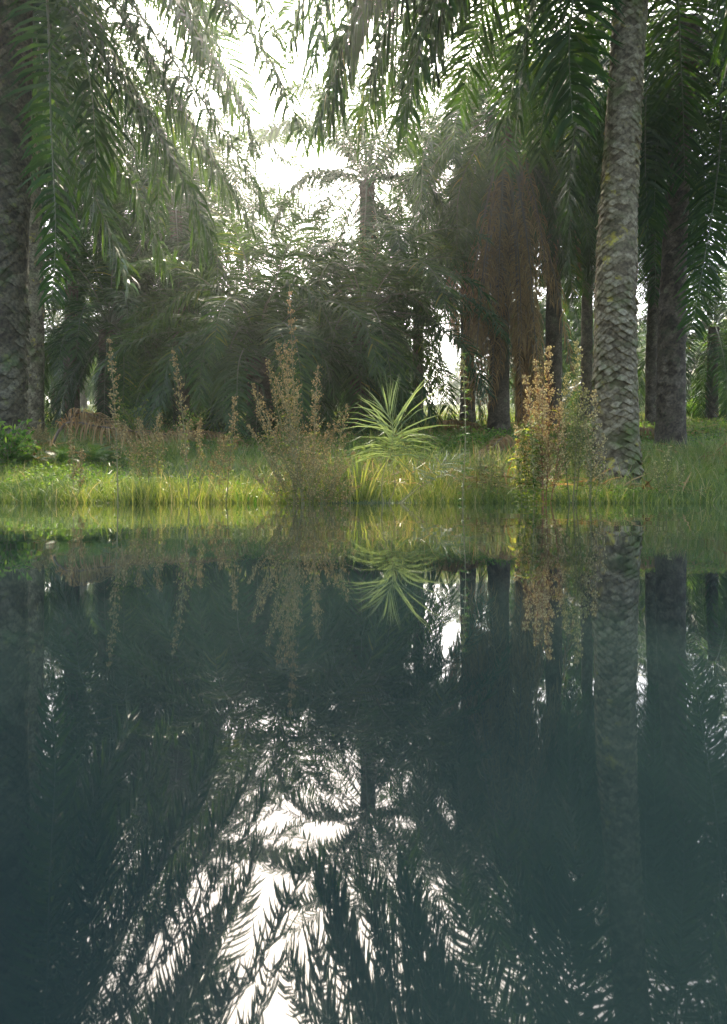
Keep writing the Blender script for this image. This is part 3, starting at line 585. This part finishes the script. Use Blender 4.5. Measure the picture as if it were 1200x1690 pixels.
def fern(label, px, d, n, L):
    x = (px - 600) / F * d; z = float(gz(x, d)); mb = MB()
    for k in range(n):
        az = k * 2.4 + rng.normal(0, 0.2); C = arc(rng.uniform(35, 75), 80, L * rng.uniform(0.7, 1.1), 900 + k, 6)
        c, s = math.cos(az), math.sin(az); C = C @ np.array([[c, s, 0], [-s, c, 0], [0, 0, 1]]) + rng.normal(0, 0.06, 3) * [1, 1, 0]
        P, _ = resample(C, 40); T = nrm(np.gradient(P, axis=0)); S = nrm(np.cross(T, [0, 0, 1])); tube(mb, P[::6], 0.003, 3, 0, 0.2)
        for sg in (-1, 1):
            i = np.arange(5, 40); D = nrm(S[i] * sg + T[i] * 0.35); W = T[i]
            ribbons(mb, P[i], D, W, L * 0.26 * np.sin(np.pi * (0.25 + 0.72 * i / 40)), 0.0075, 0.15, 0, None, seg=2, prof=(1, 0.8, 0.05))
    return tag(link('fern', mb.mesh('fern', [M['fern']]), None, (x, d, z)), label, 'fern')
fern('bright green fern clump before the fallen brown frond at left', 160, 11.5, 26, 0.6)
fern('green fern clump left of the bigger fern, beside the brown weed tuft', 100, 11.0, 16, 0.45)
fern('dark green fern growing against the left edge trunk', 35, 10.6, 18, 0.5)
fern('fern clump right of the fallen brown frond, under the young low palm', 330, 13, 16, 0.5)

def shrub(label, px, d, h, w, n, leaf, mat, dens=9):
    x = (px - 600) / F * d; z = float(gz(x, d)); root = bpy.data.objects.new('shrub', None); COL.objects.link(root); root.location = (x, d, z); tag(root, label, 'shrub')
    ms, ml = MB(), MB()
    for k in range(n):
        az = rng.random() * 6.28; rr_ = w * math.sqrt(rng.random()); tip = np.array([rr_ * math.cos(az), rr_ * math.sin(az), h * rng.uniform(0.45, 1.0) * (1 - 0.35 * (rr_ / w) ** 2)])
        P, _ = resample([np.zeros(3), tip * [0.35, 0.35, 0.55], tip], 10); tube(ms, P, 0.008 * (1 - 0.7 * np.linspace(0, 1, 10)), 4, 0, rng.random())
        t = rng.uniform(3, 9.99, dens); q = P[t.astype(int)] + rng.normal(0, 0.03, (dens, 3)); D = nrm(rng.normal(0, 1, (dens, 3)) + [0, 0, 0.3]); W = nrm(np.cross(D, rng.normal(0, 1, (dens, 3))))
        ribbons(ml, q, D, W, leaf * rng.uniform(0.6, 1.3, dens), leaf * 0.5, 0.3, 0, None, seg=2, prof=(0.3, 1, 0.1))
    link('stem', ms.mesh('stem', [M['weedstem']]), root); link('foliage', ml.mesh('foliage', [mat]), root); return root
shrub('light green leafy shrub standing behind the fallen brown frond at left', 228, 16, 1.1, 0.6, 70, 0.07, M['weedleaf'], 12)
shrub('leafy green shrub at the left foot of the young low palm', 345, 17.5, 0.9, 0.8, 70, 0.08, M['herb'], 12)
shrub('small round dark shrub far off on the grass at the right edge', 1145, 34, 1.0, 0.9, 110, 0.12, M['herb'], 14)
shrub('dark leafy shrub against the left edge trunk', 15, 10.6, 0.75, 0.5, 70, 0.08, M['herb'], 12)
shrub('leafy shrub behind the golden weed, left of the scaly trunk', 925, 11, 0.55, 0.4, 60, 0.06, M['weedleaf'], 12)
shrub('green leafy shrub on the grass before the brown skirted palm', 805, 15, 0.4, 0.7, 90, 0.06, M['herb'], 12)

# palm seedling
def seedling(label, specs, px, d):
    x = (px - 600) / F * d; base = np.array([x, d, 0.0]); root = bpy.data.objects.new('palm_seedling', None); COL.objects.link(root); root.location = base
    tag(root, label, 'palm seedling')
    for pts, kw in specs: link('frond', frond_mesh('frond', [at(*p) - base for p in pts], mats=[M['seedling'], M['weedstem']], **kw), root)
K = dict(per_side=22, leaflet=0.74, width=0.012, s0=0.66, fwd=(12, 40), rad=0.007, droop=(0.05, 0.25), flat=0.6, jitter=0.5, side=(1, 0, 0))
seedling('young palm seedling with pale fan of leaflets at the waterline in the middle',
         [([(634, 840, 7.0), (630, 800, 7.0), (640, 752, 6.98), (650, 715, 6.95), (640, 682, 6.9)], dict(K, droop=(0.08, 0.3), fwd=(22, 45), leaflet=0.66)),
          ([(638, 840, 7.0), (652, 800, 6.9), (645, 755, 6.8), (650, 722, 6.5)], dict(K, leaflet=0.6, droop=(0.25, 0.5), s0=0.6)),
          ([(650, 840, 7.0), (680, 810, 7.0), (715, 775, 7.05), (760, 752, 7.1)], dict(K, per_side=16, s0=0.45, leaflet=0.28, width=0.01)),
          ([(650, 842, 7.0), (700, 800, 7.2), (770, 772, 7.3), (850, 790, 7.3)], dict(K, per_side=18, s0=0.4, leaflet=0.26, width=0.01))], 640, 7.0)

# fallen fronds and debris
def fallen(label, pts, **kw):
    C = []
    for px, py_off, d in pts:
        x = (px - 600) / F * d; C.append([x, d, float(gz(x, d)) + py_off])
    C = np.array(C); o = C[0].copy()
    me = frond_mesh('fallen_frond', C - o, dead=True, **kw); ob = link('fallen_frond', me, None, o); return tag(ob, label, 'fallen frond')
D_ = dict(per_side=95, leaflet=0.75, width=0.028, droop=(0.5, 1.2), s0=0.1, rad=0.03, base_rnd=0.55)
fallen('long fallen brown frond arching over the grass at left', [(85, 0.1, 14.5), (110, 0.55, 14.5), (170, 0.5, 14.2), (240, 0.35, 14), (300, 0.25, 13.8), (330, 0.12, 13.6)], **D_)
fallen('fallen brown frond lying right of the arching one, below the young low palm', [(250, 0.15, 15), (310, 0.3, 14.6), (370, 0.22, 14.4), (410, 0.1, 14.2)], **D_)
fallen('dark dry frond heap beside the left edge trunks', [(95, 0.3, 15.2), (130, 0.75, 15.2), (180, 0.55, 15), (225, 0.15, 15)], **D_)
fallen('dry frond lying on the sunny ground left of the skirted palm foot', [(700, 0.1, 21), (735, 0.35, 20.5), (780, 0.3, 20), (800, 0.1, 19.6)], **D_)
fallen('bundle of dry brown fronds behind the golden weed', [(845, 0.1, 13), (832, 0.3, 12.8), (812, 0.2, 12.5), (792, 0.05, 12.2)], **dict(D_, leaflet=0.45))
fallen('dry brown frond pieces lying between the scaly and the flared trunk', [(1040, 0.05, 17.5), (1062, 0.25, 17.2), (1085, 0.2, 16.8), (1100, 0.05, 16.5)], **dict(D_, leaflet=0.45))
fallen('dry brown frond lying on the grass right of the flared trunk', [(1100, 0.02, 19.5), (1130, 0.12, 19.3), (1165, 0.02, 19.0)], **dict(D_, leaflet=0.3))

# ------------------------------------------------------------------ haze
hm = bpy.data.materials.new('haze_air'); hm.use_nodes = True; nt = hm.node_tree; nt.nodes.clear()
ho = nt.nodes.new('ShaderNodeOutputMaterial'); hv = nt.nodes.new('ShaderNodeVolumePrincipled')
hv.inputs['Color'].default_value = (0.93, 0.98, 0.97, 1); hv.inputs['Density'].default_value = 0.001; hv.inputs['Anisotropy'].default_value = 0.82
nt.links.new(hv.outputs[0], ho.inputs['Volume'])
mb = MB(); a, b, c, d, e, f = -420, 420, -170, 520, -2.0, 45
mb.add([(a, c, e), (b, c, e), (b, d, e), (a, d, e), (a, c, f), (b, c, f), (b, d, f), (a, d, f)],
       [[0, 3, 2, 1], [4, 5, 6, 7], [0, 1, 5, 4], [1, 2, 6, 5], [2, 3, 7, 6], [3, 0, 4, 7]], smooth=False)
tag(link('haze', mb.mesh('haze', [hm])), 'thin pale haze hanging between the palms', 'haze', kind='stuff')
